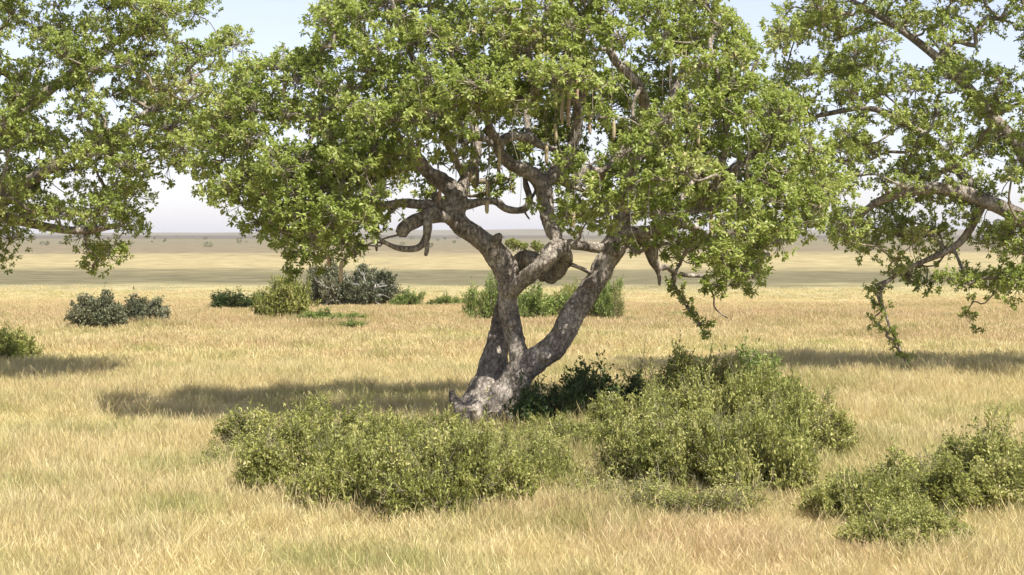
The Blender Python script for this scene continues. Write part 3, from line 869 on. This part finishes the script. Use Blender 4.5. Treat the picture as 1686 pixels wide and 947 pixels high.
# fruits: a sausage-shaped pod on a long cord
def fruit_mesh(length, rad, bend, mat, seed):
    b = Tubes()
    prof = [(0, 0.25), (0.06, 0.62), (0.18, 0.9), (0.4, 1.0), (0.65, 1.0), (0.85, 0.88), (0.95, 0.6), (1.0, 0.25)]
    b.add(np.array([[bend * math.sin(t * 2.6), bend * 0.3 * math.sin(t * 3), -t * length, r * rad] for t, r in prof]), 10, 0.05, True, seed)
    return b.mesh('fruit', mat)
def add_fruit(px, py_top, py_bot, rpx, d, mat, cord_px, g):
    Y = TY + d
    p = P(px, py_top, Y)
    Lm = M(py_bot - py_top, Y)
    o = obj('fruit', fruit_mesh(Lm, M(rpx * 0.8, Y), g.normal(0, 0.02), MAT[mat], int(g.integers(99))), tree, (p.x - ORG[0], p.y - ORG[1], p.z - ORG[2]))
    cl = M(cord_px * 1.4, Y)
    cb = Tubes()
    k = 6
    sw = g.normal(0, 0.03, 2)
    cb.add(np.array([[sw[0] * math.sin(t * 3.1), sw[1] * math.sin(t * 3.1), cl * t - 0.02, 0.012] for t in np.linspace(0, 1, k)]), 5, 0, True)
    obj('stalk', cb.mesh('stalk', MAT['twig']), o)
g = np.random.default_rng(21)
FRUIT = [(689, 236, 268, 5.5, -1.2, 'fruit_red', 50), (724, 312, 330, 4, -0.9, 'fruit_red', 60), (776, 282, 300, 4.5, -0.6, 'fruit', 60), (785, 265, 308, 4, -0.2, 'fruit_dark', 60), (801, 295, 322, 4, -0.8, 'fruit', 80),
         (803, 330, 352, 4.5, -1.0, 'fruit', 100), (822, 240, 280, 3.5, -1.4, 'fruit', 40), (899, 235, 270, 4, -1.3, 'fruit', 50), (945, 348, 376, 4.5, -2.4, 'fruit', 110), (1025, 322, 350, 4.5, -2.2, 'fruit_red', 60),
         (1031, 336, 352, 4, -2.2, 'fruit_red', 60), (1172, 345, 392, 4.5, -1.6, 'fruit', 55), (1187, 350, 376, 4, -1.5, 'fruit', 60), (563, 428, 466, 4.5, -2.0, 'fruit', 50), (926, 150, 205, 4, -1.8, 'fruit', 60),
         (938, 148, 210, 4, -1.9, 'fruit_red', 70), (951, 112, 170, 4, -1.7, 'fruit_red', 50), (888, 118, 165, 4, -1.8, 'fruit_red', 40), (864, 92, 118, 4, -2.0, 'fruit_red', 30), (884, 140, 170, 3.5, -1.5, 'fruit_red', 40),
         (537, 258, 285, 4, -2.0, 'fruit', 50), (840, 400 - 395 + 20, 50, 3.5, -2.4, 'fruit', 40), (583, 412, 425, 3, -1.8, 'fruit_dark', 60), (621, 396, 414, 3, -1.1, 'fruit_dark', 30), (540, 418, 440, 3, -1.9, 'fruit_red', 60),
         (1092, 300, 335, 4, -2.6, 'fruit', 60), (1130, 150, 185, 4, -2.6, 'fruit', 50), (1010, 195, 230, 4, -2.6, 'fruit', 50), (1150, 205, 240, 4, -2.4, 'fruit', 50), (1210, 320, 350, 4, -1.6, 'fruit', 70),
         (975, 190, 222, 3.5, -2.4, 'fruit_red', 60), (913, 205, 235, 3.5, -2.2, 'fruit', 60), (700, 95, 125, 4, -2.4, 'fruit', 50), (640, 120, 150, 4, -2.4, 'fruit_dark', 50), (468, 140, 170, 4, -1.5, 'fruit', 50),
         (1230, 260, 300, 4, -1.4, 'fruit', 60), (775, 120, 150, 4, -2.8, 'fruit', 60), (1105, 180, 205, 3.5, -2.5, 'fruit', 60), (600, 300, 330, 4, -2.0, 'fruit', 50)]
for f in FRUIT: add_fruit(*f, g)

# ------------------------------------------------------------------ neighbouring trees, mostly past the edges of the old frame
def side_tree(name, label, Y, trunk_px, cl_spec, seed, limbs, extra=()):
    g = np.random.default_rng(seed)
    b = P(trunk_px, 640, Y); org = np.array([b.x, Y, 0.0])
    t = empty(name, tuple(org), label, 'tree', 'sausage trees of the savanna')
    tb = Tubes(); nodes = []
    for k, L in enumerate(limbs):
        pp = []
        for px, py, r, d in L:
            p = P(px, py, Y + d); pp.append((p.x - org[0], p.y - org[1], max(p.z, -0.2), M(r, Y)))
        pp = catmull(pp, 6)
        nodes += [q[:3] + org for q in pp if q[2] > 3.0]
        if k == 0:
            tt = Tubes(); tt.add(pp, 18, 0.08, True, k); obj('trunk', tt.mesh('trunk', MAT['bark']), t)
        else:
            tt = Tubes(); tt.add(pp, 12, 0.08, True, k); obj('branch', tt.mesh('branch', MAT['bark']), t)
    tp, bt, x0, x1, n, dh = cl_spec
    cl = []; tries = 0
    tpx, tpy = zip(*tp); btx, bty = zip(*bt)
    while len(cl) < n and tries < 30000:
        tries += 1
        px = g.uniform(x0, x1); py = g.uniform(-180, 560)
        top = np.interp(px, tpx, tpy); bot = np.interp(px, btx, bty)
        r = g.uniform(0.4, 0.75)
        yy = Y + dh * g.uniform(-1, 1)
        rp = r * F0 / yy
        if py - rp < top or py + rp > bot: continue
        p = np.array(P(px, py, yy))
        if cl and np.min(np.linalg.norm(np.array([o[0] for o in cl]) - p, axis=1)) < 0.50: continue
        cl.append((p, r, 1.0))
    for px, py, r, d in extra: cl.append((np.array(P(px, py, Y + d)), r, 1.2))
    foliage(cl, np.array(nodes), org, g, MAT['tree_leaf'], MAT['twig'], t)
    return t
side_tree('sausage_tree', 'sausage tree at the left edge, only its low right-hand crown in view', 56.0, -120,
          ([(-350, -100), (200, -160), (300, -60), (380, 20), (400, 120)], [(-350, 420), (0, 470), (60, 430), (150, 470), (235, 440), (270, 330), (330, 250), (400, 170)], -330, 400, 340, 3.4), 31,
          [[(-120, 640, 42, 0), (-125, 560, 32, 0), (-110, 480, 28, 0), (-80, 400, 24, 0)],
           [(-90, 420, 20, 0), (-20, 350, 14, -0.5), (60, 290, 10, -1), (150, 240, 8, -1.5), (250, 180, 5, -1), (330, 120, 3, 0)],
           [(-85, 400, 20, 0), (-60, 300, 15, 1), (20, 200, 11, 1.5), (120, 120, 8, 1.5), (230, 40, 5, 1)],
           [(-20, 350, 9, -0.5), (60, 370, 8, 0.5), (130, 380, 6, 1), (200, 370, 4, 1)],
           [(-110, 480, 20, 0), (-180, 380, 16, 0), (-260, 260, 10, 0.5)]])
rt = side_tree('sausage_tree', 'sausage tree at the right edge, its low left-hand crown drooping over the grass', 57.0, 1800,
          ([(1260, 100), (1300, -40), (1400, -150), (1700, -160), (2000, -60)], [(1260, 180), (1330, 330), (1400, 440), (1440, 470), (1500, 500), (1600, 500), (1690, 530), (1760, 480), (2000, 440)], 1275, 1990, 340, 3.4), 32,
          [[(1800, 650, 42, 0), (1795, 580, 32, 0), (1780, 500, 28, 0), (1760, 420, 24, 0)],
           [(1765, 430, 20, 0), (1700, 370, 15, -0.5), (1620, 330, 12, -1), (1540, 310, 10, -1.3), (1450, 330, 7, -1), (1390, 380, 4, -0.8)],
           [(1762, 420, 20, 0), (1720, 300, 15, 1), (1640, 200, 11, 1), (1560, 110, 8, 0.5), (1470, 40, 6, 0), (1400, 0, 4, 0)],
           [(1620, 330, 9, -1), (1530, 230, 7, 0), (1440, 180, 5, 0.5), (1350, 190, 4, 1)],
           [(1620, 330, 8, -1), (1580, 400, 6, -0.5), (1500, 440, 4, -0.3), (1452, 475, 3, -0.3), (1462, 530, 2, -0.3), (1484, 580, 1.5, -0.3), (1500, 620, 1.2, -0.3)],
           [(1780, 480, 20, 0), (1860, 380, 14, 0), (1930, 260, 9, 0)]],
          [(1440, 480, .35, -.3), (1450, 505, .32, -.3), (1440, 530, .25, -.3), (1462, 545, .28, -.3), (1474, 570, .26, -.3), (1490, 590, .26, -.3), (1492, 615, .22, -.3), (1512, 632, .22, -.3), (1524, 655, .18, -.3), (1590, 520, .3, 0), (1605, 545, .2, 0)])

# ------------------------------------------------------------------ shrubs
def shrub_meshes(seed, rx, ry, h, stems, subs, per, leaf, dens_top=1.0, spiky=0.25, bare=0.0):
    g = np.random.default_rng(seed)
    # uneven dome made of a few mounds
    nm = 11
    mx = g.uniform(-0.72, 0.72, nm) * rx; my = g.uniform(-0.7, 0.7, nm) * ry
    mh = h * g.uniform(0.5, 1.08, nm) * (1 - 0.25 * np.hypot(mx / rx, my / ry)); mr = g.uniform(0.24, 0.44, nm) * min(rx, ry) * 1.1
    mt = g.normal(0, 0.16, nm)
    A = []; B = []; r0 = []; r1 = []
    LP = []; LD = []; LN = []; LL = []; LT = []
    for s in range(stems):
        k = g.integers(nm)
        base = np.array([mx[k] * 0.75, my[k] * 0.75, -0.03]) + np.array([*g.normal(0, 0.16, 2), 0])
        a = g.uniform(0, 2 * math.pi); q = math.sqrt(g.uniform())
        hz = mh[k] * math.sqrt(max(0.02, 1 - 0.82 * q * q)) * g.uniform(0.62, 1.0 + spiky * g.uniform())
        tip = np.array([mx[k] + math.cos(a) * mr[k] * q * 1.05, my[k] + math.sin(a) * mr[k] * q * 1.05, hz])
        mid = base + (tip - base) * 0.55 + np.array([*((tip - base)[:2] * -0.12), 0.10 * h])
        A += [base, mid]; B += [mid, tip]; r0 += [0.014, 0.009]; r1 += [0.009, 0.003]
        tone_s = g.normal(0.5, 0.12) + mt[k]
        isbare = g.uniform() < bare
        for u in range(subs):
            f = g.uniform(0.12, 1.0) ** 0.7
            p = base + (mid - base) * (f / 0.55) if f < 0.55 else mid + (tip - mid) * ((f - 0.55) / 0.45)
            out = unit(np.array([p[0] - mx[k] * 0.5, p[1] - my[k] * 0.5, 0.35]) + g.normal(0, 0.5, 3))
            L = g.uniform(0.10, 0.26) * h
            e = p + out * L
            if e[2] < 0.03: continue
            A.append(p); B.append(e); r0.append(0.0045); r1.append(0.0018)
            if isbare: continue
            n = int(g.integers(max(2, per - 4), per + 4))
            fr = g.uniform(0.1, 1.05, (n, 1))
            LP.append(p + (e - p) * fr + g.normal(0, 0.018, (n, 3)))
            LD.append(unit(out + g.normal(0, 0.75, (n, 3))))
            LN.append(unit(np.array([0, 0, 1.0]) + out * 0.3 + g.normal(0, 0.55, (n, 3))))
            LL.append(g.uniform(leaf * 0.55, leaf * 1.5, n))
            LT.append(np.clip(tone_s + g.normal(0, 0.16, n), 0, 1))
    LL = np.concatenate(LL)
    v, f, t = leaves(np.concatenate(LP), np.concatenate(LD), np.concatenate(LN), LL, LL * g.uniform(0.4, 0.6, len(LL)), np.concatenate(LT))
    tv, tq = thin_tubes(np.array(A), np.array(B), np.array(r0), np.array(r1), 0.12, 2, 3, g)
    print('shrub', seed, len(LL))
    return (v, f, t), (tv, tq)

SH = {}; SHW = {}
def kind(key, leafmat, stemmat, *a, **k):
    (v, f, t), (tv, tq) = shrub_meshes(*a, **k)
    SHW[key] = 2.1 * a[1]
    SH[key] = (mesh_np('foliage', v, f, MAT[leafmat], False, t), mesh_np('stems', tv, tq, MAT[stemmat], True))
kind('a', 'shrub_leaf', 'shrub_stem', 101, 1.5, 1.1, 1.0, 200, 20, 12, 0.046, bare=0.08, spiky=0.4)
kind('b', 'shrub_leaf', 'shrub_stem', 102, 1.4, 1.2, 1.0, 190, 20, 12, 0.044, bare=0.14, spiky=0.45)
kind('c', 'shrub_leaf', 'shrub_stem', 103, 1.6, 1.2, 1.0, 210, 20, 12, 0.047, bare=0.05, spiky=0.35)
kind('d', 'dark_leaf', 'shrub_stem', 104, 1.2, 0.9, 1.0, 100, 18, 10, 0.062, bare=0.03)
kind('s', 'shrub_leaf', 'shrub_stem', 105, 1.0, 0.8, 1.0, 70, 12, 9, 0.038, spiky=0.5, bare=0.3)
kind('g', 'fresh_leaf', 'shrub_stem', 106, 1.0, 0.9, 1.0, 90, 16, 9, 0.055, spiky=0.45)
kind('y', 'yellow_leaf', 'shrub_stem', 107, 1.0, 0.9, 1.0, 110, 16, 10, 0.055, spiky=0.4)
kind('w', 'grey_leaf', 'shrub_stem', 108, 1.2, 0.9, 1.0, 170, 20, 13, 0.06, spiky=0.3, bare=0.05)

def shrub(name, key, px, py_base, width, height, rz, label, group, cat='bush'):
    """a shrub whose base centre stands at pixel (px, py_base) of the ground; width and height in metres"""
    Y = CAMZ * F0 / max(8, (py_base - HOR))
    for _ in range(4):
        p = P(px, py_base, Y)
        Y += (p.z - float(gz(p.x, p.y))) * F0 / max(8, (py_base - HOR))
    if py_base < 540: Y = min(Y, 119.0 - (px % 7) * 0.4); height *= (1.25 if py_base < 505 else 1.05); width *= 1.2
    p = P(px, py_base, Y)
    o = empty(name, (p.x, p.y, float(gz(p.x, p.y))), label, cat, group, rz)
    fo, st = SH[key]
    w = width / SHW[key]
    for nm, me in (('foliage', fo), ('stems', st)):
        c = obj(nm, me, o); c.scale = (w, w, height)
    return o
GF = 'low bushes in the grass before the tree'
GR = 'bushes on the right of the trunk'
FRONT = [
    ('shrub', 'a', 480, 830, 2.84, 1.39, 0.3, 'olive bush at the left end of the low thicket before the tree', GF),
    ('shrub', 'c', 585, 852, 2.84, 1.47, 1.9, 'olive bush with dark hollow at its foot, left of the middle of the low thicket', GF),
    ('shrub', 'b', 690, 858, 2.94, 1.54, 4.0, 'twiggy olive bush in the middle of the low thicket, right at the front grass', GF),
    ('shrub', 'a', 795, 848, 2.73, 1.25, 2.6, 'brighter green bush in front of the trunk with thin dead straws at its foot', GF),
    ('shrub', 'c', 880, 820, 1.99, 1.04, 0.8, 'low bright bush at the right end of the low thicket, tapering into grass', GF),
    ('shrub', 'b', 465, 764, 3.29, 1.20, 5.1, 'bush behind the left end of the low thicket, near the shaded strip of grass', GF),
    ('shrub', 'a', 570, 764, 3.06, 1.13, 3.6, 'bush in the second row of the low thicket, left of the middle', GF),
    ('shrub', 'c', 665, 777, 3.29, 1.36, 0.2, 'second-row bush of the low thicket, straight below the broken root of the tree', GF),
    ('shrub', 'b', 760, 764, 2.93, 0.74, 1.2, 'bush in the second row of the low thicket, against the foot of the tree', GF),
    ('shrub', 'a', 850, 762, 2.59, 0.58, 2.2, 'lowest second-row bush, just in front of the right side of the trunk foot', GF),
    ('shrub', 's', 400, 787, 2.35, 0.84, 0.2, 'thin straggling bush beyond the left end of the low thicket', GF),
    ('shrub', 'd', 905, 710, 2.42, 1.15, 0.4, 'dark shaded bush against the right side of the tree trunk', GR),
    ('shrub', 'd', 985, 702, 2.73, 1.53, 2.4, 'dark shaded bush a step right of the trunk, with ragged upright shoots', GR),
    ('shrub', 'c', 965, 760, 2.42, 1.00, 2.9, 'light olive bush in front of the dark shaded ones', GR),
    ('shrub', 'a', 1060, 812, 2.73, 1.44, 1.4, 'olive bush at the near left corner of the right-hand thicket', GR),
    ('shrub', 'b', 1150, 822, 3.04, 1.65, 0.1, 'twiggy bush with grey dead stems at the near middle of the right-hand thicket', GR),
    ('shrub', 'c', 1240, 826, 2.94, 1.81, 3.1, 'dense olive bush at the near right of the right-hand thicket', GR),
    ('shrub', 'b', 1075, 730, 2.94, 1.23, 5.6, 'olive bush in the middle row of the right-hand thicket, beside the dark shaded ones', GR),
    ('shrub', 'a', 1165, 736, 3.15, 1.45, 4.4, 'olive bush in the middle row of the right-hand thicket, behind the one with grey stems', GR),
    ('shrub', 'c', 1255, 733, 3.15, 1.98, 1.7, 'tall olive bush in the middle row at the right of the right-hand thicket', GR),
    ('shrub', 's', 1075, 684, 2.52, 1.47, 0.9, 'loose bush with thin tall shoots at the back left of the right-hand thicket', GR),
    ('shrub', 'b', 1150, 680, 2.94, 1.68, 2.0, 'olive bush at the back middle of the right-hand thicket', GR),
    ('shrub', 'g', 1215, 676, 2.90, 1.75, 3.3, 'tallest, greenest bush at the back right of the right-hand thicket', GR),
    ('shrub', 's', 990, 840, 1.89, 0.71, 0.0, 'straggling low bush in the grass in front of the gap between the thickets', GR),
    ('shrub', 's', 1090, 856, 2.10, 0.79, 2.0, 'thin brownish bush sinking in the grass before the right-hand thicket', GR),
    ('shrub', 's', 1190, 860, 2.10, 0.79, 4.0, 'thin brownish bush in the grass, nearest to the lower right', GR),
    ('shrub', 'a', 1325, 765, 3.00, 1.32, 2.9, 'olive bush one step beyond the right-hand thicket', GR),
    ('shrub', 'c', 1440, 860, 2.73, 0.99, 0.9, 'olive bush near the bottom right, left one of the front four', GR),
    ('shrub', 'b', 1560, 850, 2.94, 1.10, 2.3, 'olive bush near the bottom right, in the middle of the front four', GR),
    ('shrub', 'a', 1660, 830, 2.94, 1.32, 4.3, 'tall olive bush at the bottom right corner of the view', GR),
    ('shrub', 'c', 1500, 905, 2.31, 0.77, 5.3, 'lowest and nearest olive bush at the bottom right', GR),
    ('shrub', 'b', 905, 772, 2.20, 0.75, 4.4, 'bright bush between the two thickets, nearer to the low one', GF),
    ('shrub', 'a', 895, 738, 1.90, 0.60, 0.6, 'little bright bush in front of the dark shaded bush', GF),
    ('shrub', 'b', 940, 738, 1.80, 0.60, 1.9, 'small twiggy bush between the dark shaded bushes and the light one before them', GF),
    ('shrub', 'a', 835, 800, 2.60, 0.81, 5.0, 'rounded bush with shaded foot near the right end of the low thicket', GF),
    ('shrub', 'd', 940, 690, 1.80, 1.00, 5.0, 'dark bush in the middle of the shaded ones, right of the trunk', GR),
    ('shrub', 'b', 1030, 760, 2.40, 0.95, 4.2, 'bush at the left side of the right-hand thicket with dark hollow under it', GR),
    ('shrub', 's', 935, 812, 1.60, 0.50, 2.5, 'grassy straggling bush below the gap between the thickets', GR),
    ('shrub', 's', 1130, 854, 2.20, 0.54, 3.3, 'sparse weedy bush in the grass, nearest in front of the right-hand thicket', GR),
]
for a in FRONT: shrub(*a)
GB = 'bushes on the far side of the tree'
BACK = [
    ('shrub', 'y', 462, 528, 2.6, 2.6, 0.5, 'tall yellow-green bush at the left behind the hanging leaves', GB),
    ('shrub', 'w', 540, 497, 3.2, 2.3, 1.5, 'grey leafy bush with dead white twigs, left half of the grey pair', GB),
    ('shrub', 'w', 605, 497, 4.2, 2.0, 4.4, 'grey bush tangled with bare white branches, right half of the grey pair', GB),
    ('shrub', 'g', 664, 496, 2.0, 1.0, 2.0, 'small round bright green bush at the right of the grey bushes', GB),
    ('shrub', 'g', 575, 500, 2.2, 0.7, 3.0, 'low green bush at the foot of the grey bushes', GB),
    ('shrub', 'g', 733, 497, 1.5, 0.75, 1.0, 'smallest round green bush alone between grey bushes and trunk', GB),
    ('shrub', 's', 772, 496, 1.8, 0.5, 1.0, 'brown dry low scrub left of the trunk on the far grass', GB),
    ('shrub', 'g', 812, 532, 2.2, 2.6, 4.0, 'tall green bush half hidden behind the left of the trunk', GB),
    ('shrub', 'g', 885, 530, 3.0, 2.1, 0.7, 'green bush seen between the two stems of the trunk', GB),
    ('shrub', 'y', 935, 518, 2.2, 1.9, 0.1, 'yellow-green bush behind the fork, left of the right stem', GB),
    ('shrub', 'g', 985, 528, 2.0, 2.7, 2.7, 'tall thin green bush behind the right stem of the trunk', GB),
    ('shrub', 's', 1008, 528, 1.8, 2.0, 5.0, 'thin greyish bush at the right of the right stem', GB),
    ('shrub', 'g', 545, 534, 2.8, 0.85, 0.2, 'low green herb patch in the reddish grass at the left', GB),
    ('shrub', 'g', 575, 544, 1.6, 0.6, 1.2, 'small dark green tussock at the end of the herb patch', GB),
    ('shrub', 's', 1045, 535, 1.8, 0.5, 2.2, 'pale low herb patch right of the bushes behind the tree', GB),
    ('shrub', 's', 1120, 525, 2.0, 0.5, 0.8, 'faint greenish scrub in the grass behind the hanging spray', GB),
    ('shrub', 'w', 165, 548, 3.6, 1.8, 0.8, 'larger grey-green bush under the crown of the left-hand tree', GB),
    ('shrub', 'w', 225, 540, 3.4, 1.5, 2.8, 'lower grey bush touching the right side of the larger one under the left-hand tree', GB),
    ('shrub', 'd', 385, 512, 3.2, 1.2, 2.8, 'dark green bush far out in the gap between the left-hand tree and the big one', GB),
    ('shrub', 'y', 15, 600, 2.4, 1.5, 2.8, 'yellow-green bush at the very left edge', GB),
]
for a in BACK: shrub(*a)
# a small distant tree seen through the fork
def small_tree(px, py, Y, h, label, seed):
    g = np.random.default_rng(seed)
    b = P(px, py, Y); org = np.array([b.x, Y, float(gz(b.x, Y))])
    t = empty('thorn_tree', tuple(org), label, 'tree')
    tb = Tubes()
    tb.add(catmull([[0, 0, -0.2, h * 0.03], [0.02 * h, 0, 0.3 * h, h * 0.022], [-0.03 * h, 0, 0.6 * h, h * 0.012]], 4), 8, 0.05)
    obj('trunk', tb.mesh('trunk', MAT['twig']), t)
    cl = []
    for k in range(14):
        cl.append((org + np.array([g.uniform(-0.42, 0.42) * h, g.uniform(-0.3, 0.3) * h, g.uniform(0.5, 1.0) * h]), h * g.uniform(0.09, 0.16), 6.0 / h))
    foliage(cl, org + np.array([[0, 0, h * 0.5], [-0.02 * h, 0, h * 0.6]]), org, g, MAT['yellow_leaf'], MAT['twig'], t, dens=95, leaf=(0.10, 0.19))
small_tree(868, 455, 175, 4.0, 'small airy yellow-green tree far out on the plain, seen through the fork of the trunk', 77)

g = np.random.default_rng(91)
LP = []; LD = []; LL = []; LT = []
for k in range(160):
    Y = float(np.exp(g.uniform(math.log(560), math.log(2600))))
    X = g.uniform(-0.31, 0.31) * Y
    hh = g.uniform(0.6, 1.9); ww = hh * g.uniform(0.8, 2.2); n = 150
    u = unit(g.normal(0, 1, (n, 3))); rr = g.uniform(0.5, 1, (n, 1))
    c = np.array([X, Y, float(gz(X, Y)) + hh * 0.5])
    LP.append(c + u * rr * np.array([ww * 0.5, ww * 0.5, hh * 0.5])); LD.append(unit(u + g.normal(0, 0.5, (n, 3))))
    LL.append(g.uniform(0.12, 0.26, n) * hh); LT.append(np.clip(g.normal(0.4, 0.2, n), 0, 1))
LP = np.concatenate(LP); LD = np.concatenate(LD); LL = np.concatenate(LL); LT = np.concatenate(LT)
v, f, t = leaves(LP, LD, unit(np.array([0, 0, 1.0]) + g.normal(0, 0.6, LP.shape)), LL, LL * 0.6, LT)
tag(obj('scrub', mesh_np('scrub', v, f, MAT['grey_leaf'], False, t)), 'scattered far-off scrub dotting the plain', kind='stuff')

# bare dead branches lying through the grey bushes
def dead_branch(px, py, Y, label, seed):
    g = np.random.default_rng(seed)
    b = P(px, py, Y)
    z0 = float(gz(b.x, Y))
    t = empty('dead_branch', (b.x, Y, z0), label, 'branch', 'dead white branches in the grey bushes')
    tb = Tubes()
    def grow(p, d, L, r, lev):
        q = p + d * L * 0.5 + g.normal(0, 0.08 * L, 3); e = p + d * L + g.normal(0, 0.1 * L, 3)
        tb.add(catmull([[*p, r], [*q, r * 0.8], [*e, r * 0.5]], 3), 5, 0.05)
        if lev:
            for _ in range(3):
                f = g.uniform(0.3, 1); s = p + (e - p) * f
                grow(s, unit(d + g.normal(0, 0.6, 3)), L * 0.55, r * 0.55, lev - 1)
    grow(np.array([-0.7, -0.5, 0.0]), unit(np.array([0.75, -0.1, 0.55])), 2.0, 0.055, 2)
    grow(np.array([0.9, -0.4, 0.0]), unit(np.array([-0.6, -0.15, 0.75])), 1.6, 0.05, 2)
    obj('wood', tb.mesh('wood', MAT['dead_wood']), t)
dead_branch(548, 494, 118, 'bleached dead branch among the left grey bush, under the pale hanging fruit', 1)
dead_branch(608, 494, 117, 'bleached dead branch sprawling across the right grey bush', 2)

# ------------------------------------------------------------------ render settings
vs = scene.view_settings
vs.view_transform = 'Standard'
vs.look = 'None'
vs.exposure = 0.86
vs.gamma = 1.0
vs.use_curve_mapping = False
scene.render.engine = 'CYCLES'
cy = scene.cycles
cy.max_bounces = 6
cy.diffuse_bounces = 3
cy.transmission_bounces = 4
cy.transparent_max_bounces = 8
cy.volume_bounces = 0
cy.use_denoising = True
cy.use_adaptive_sampling = True
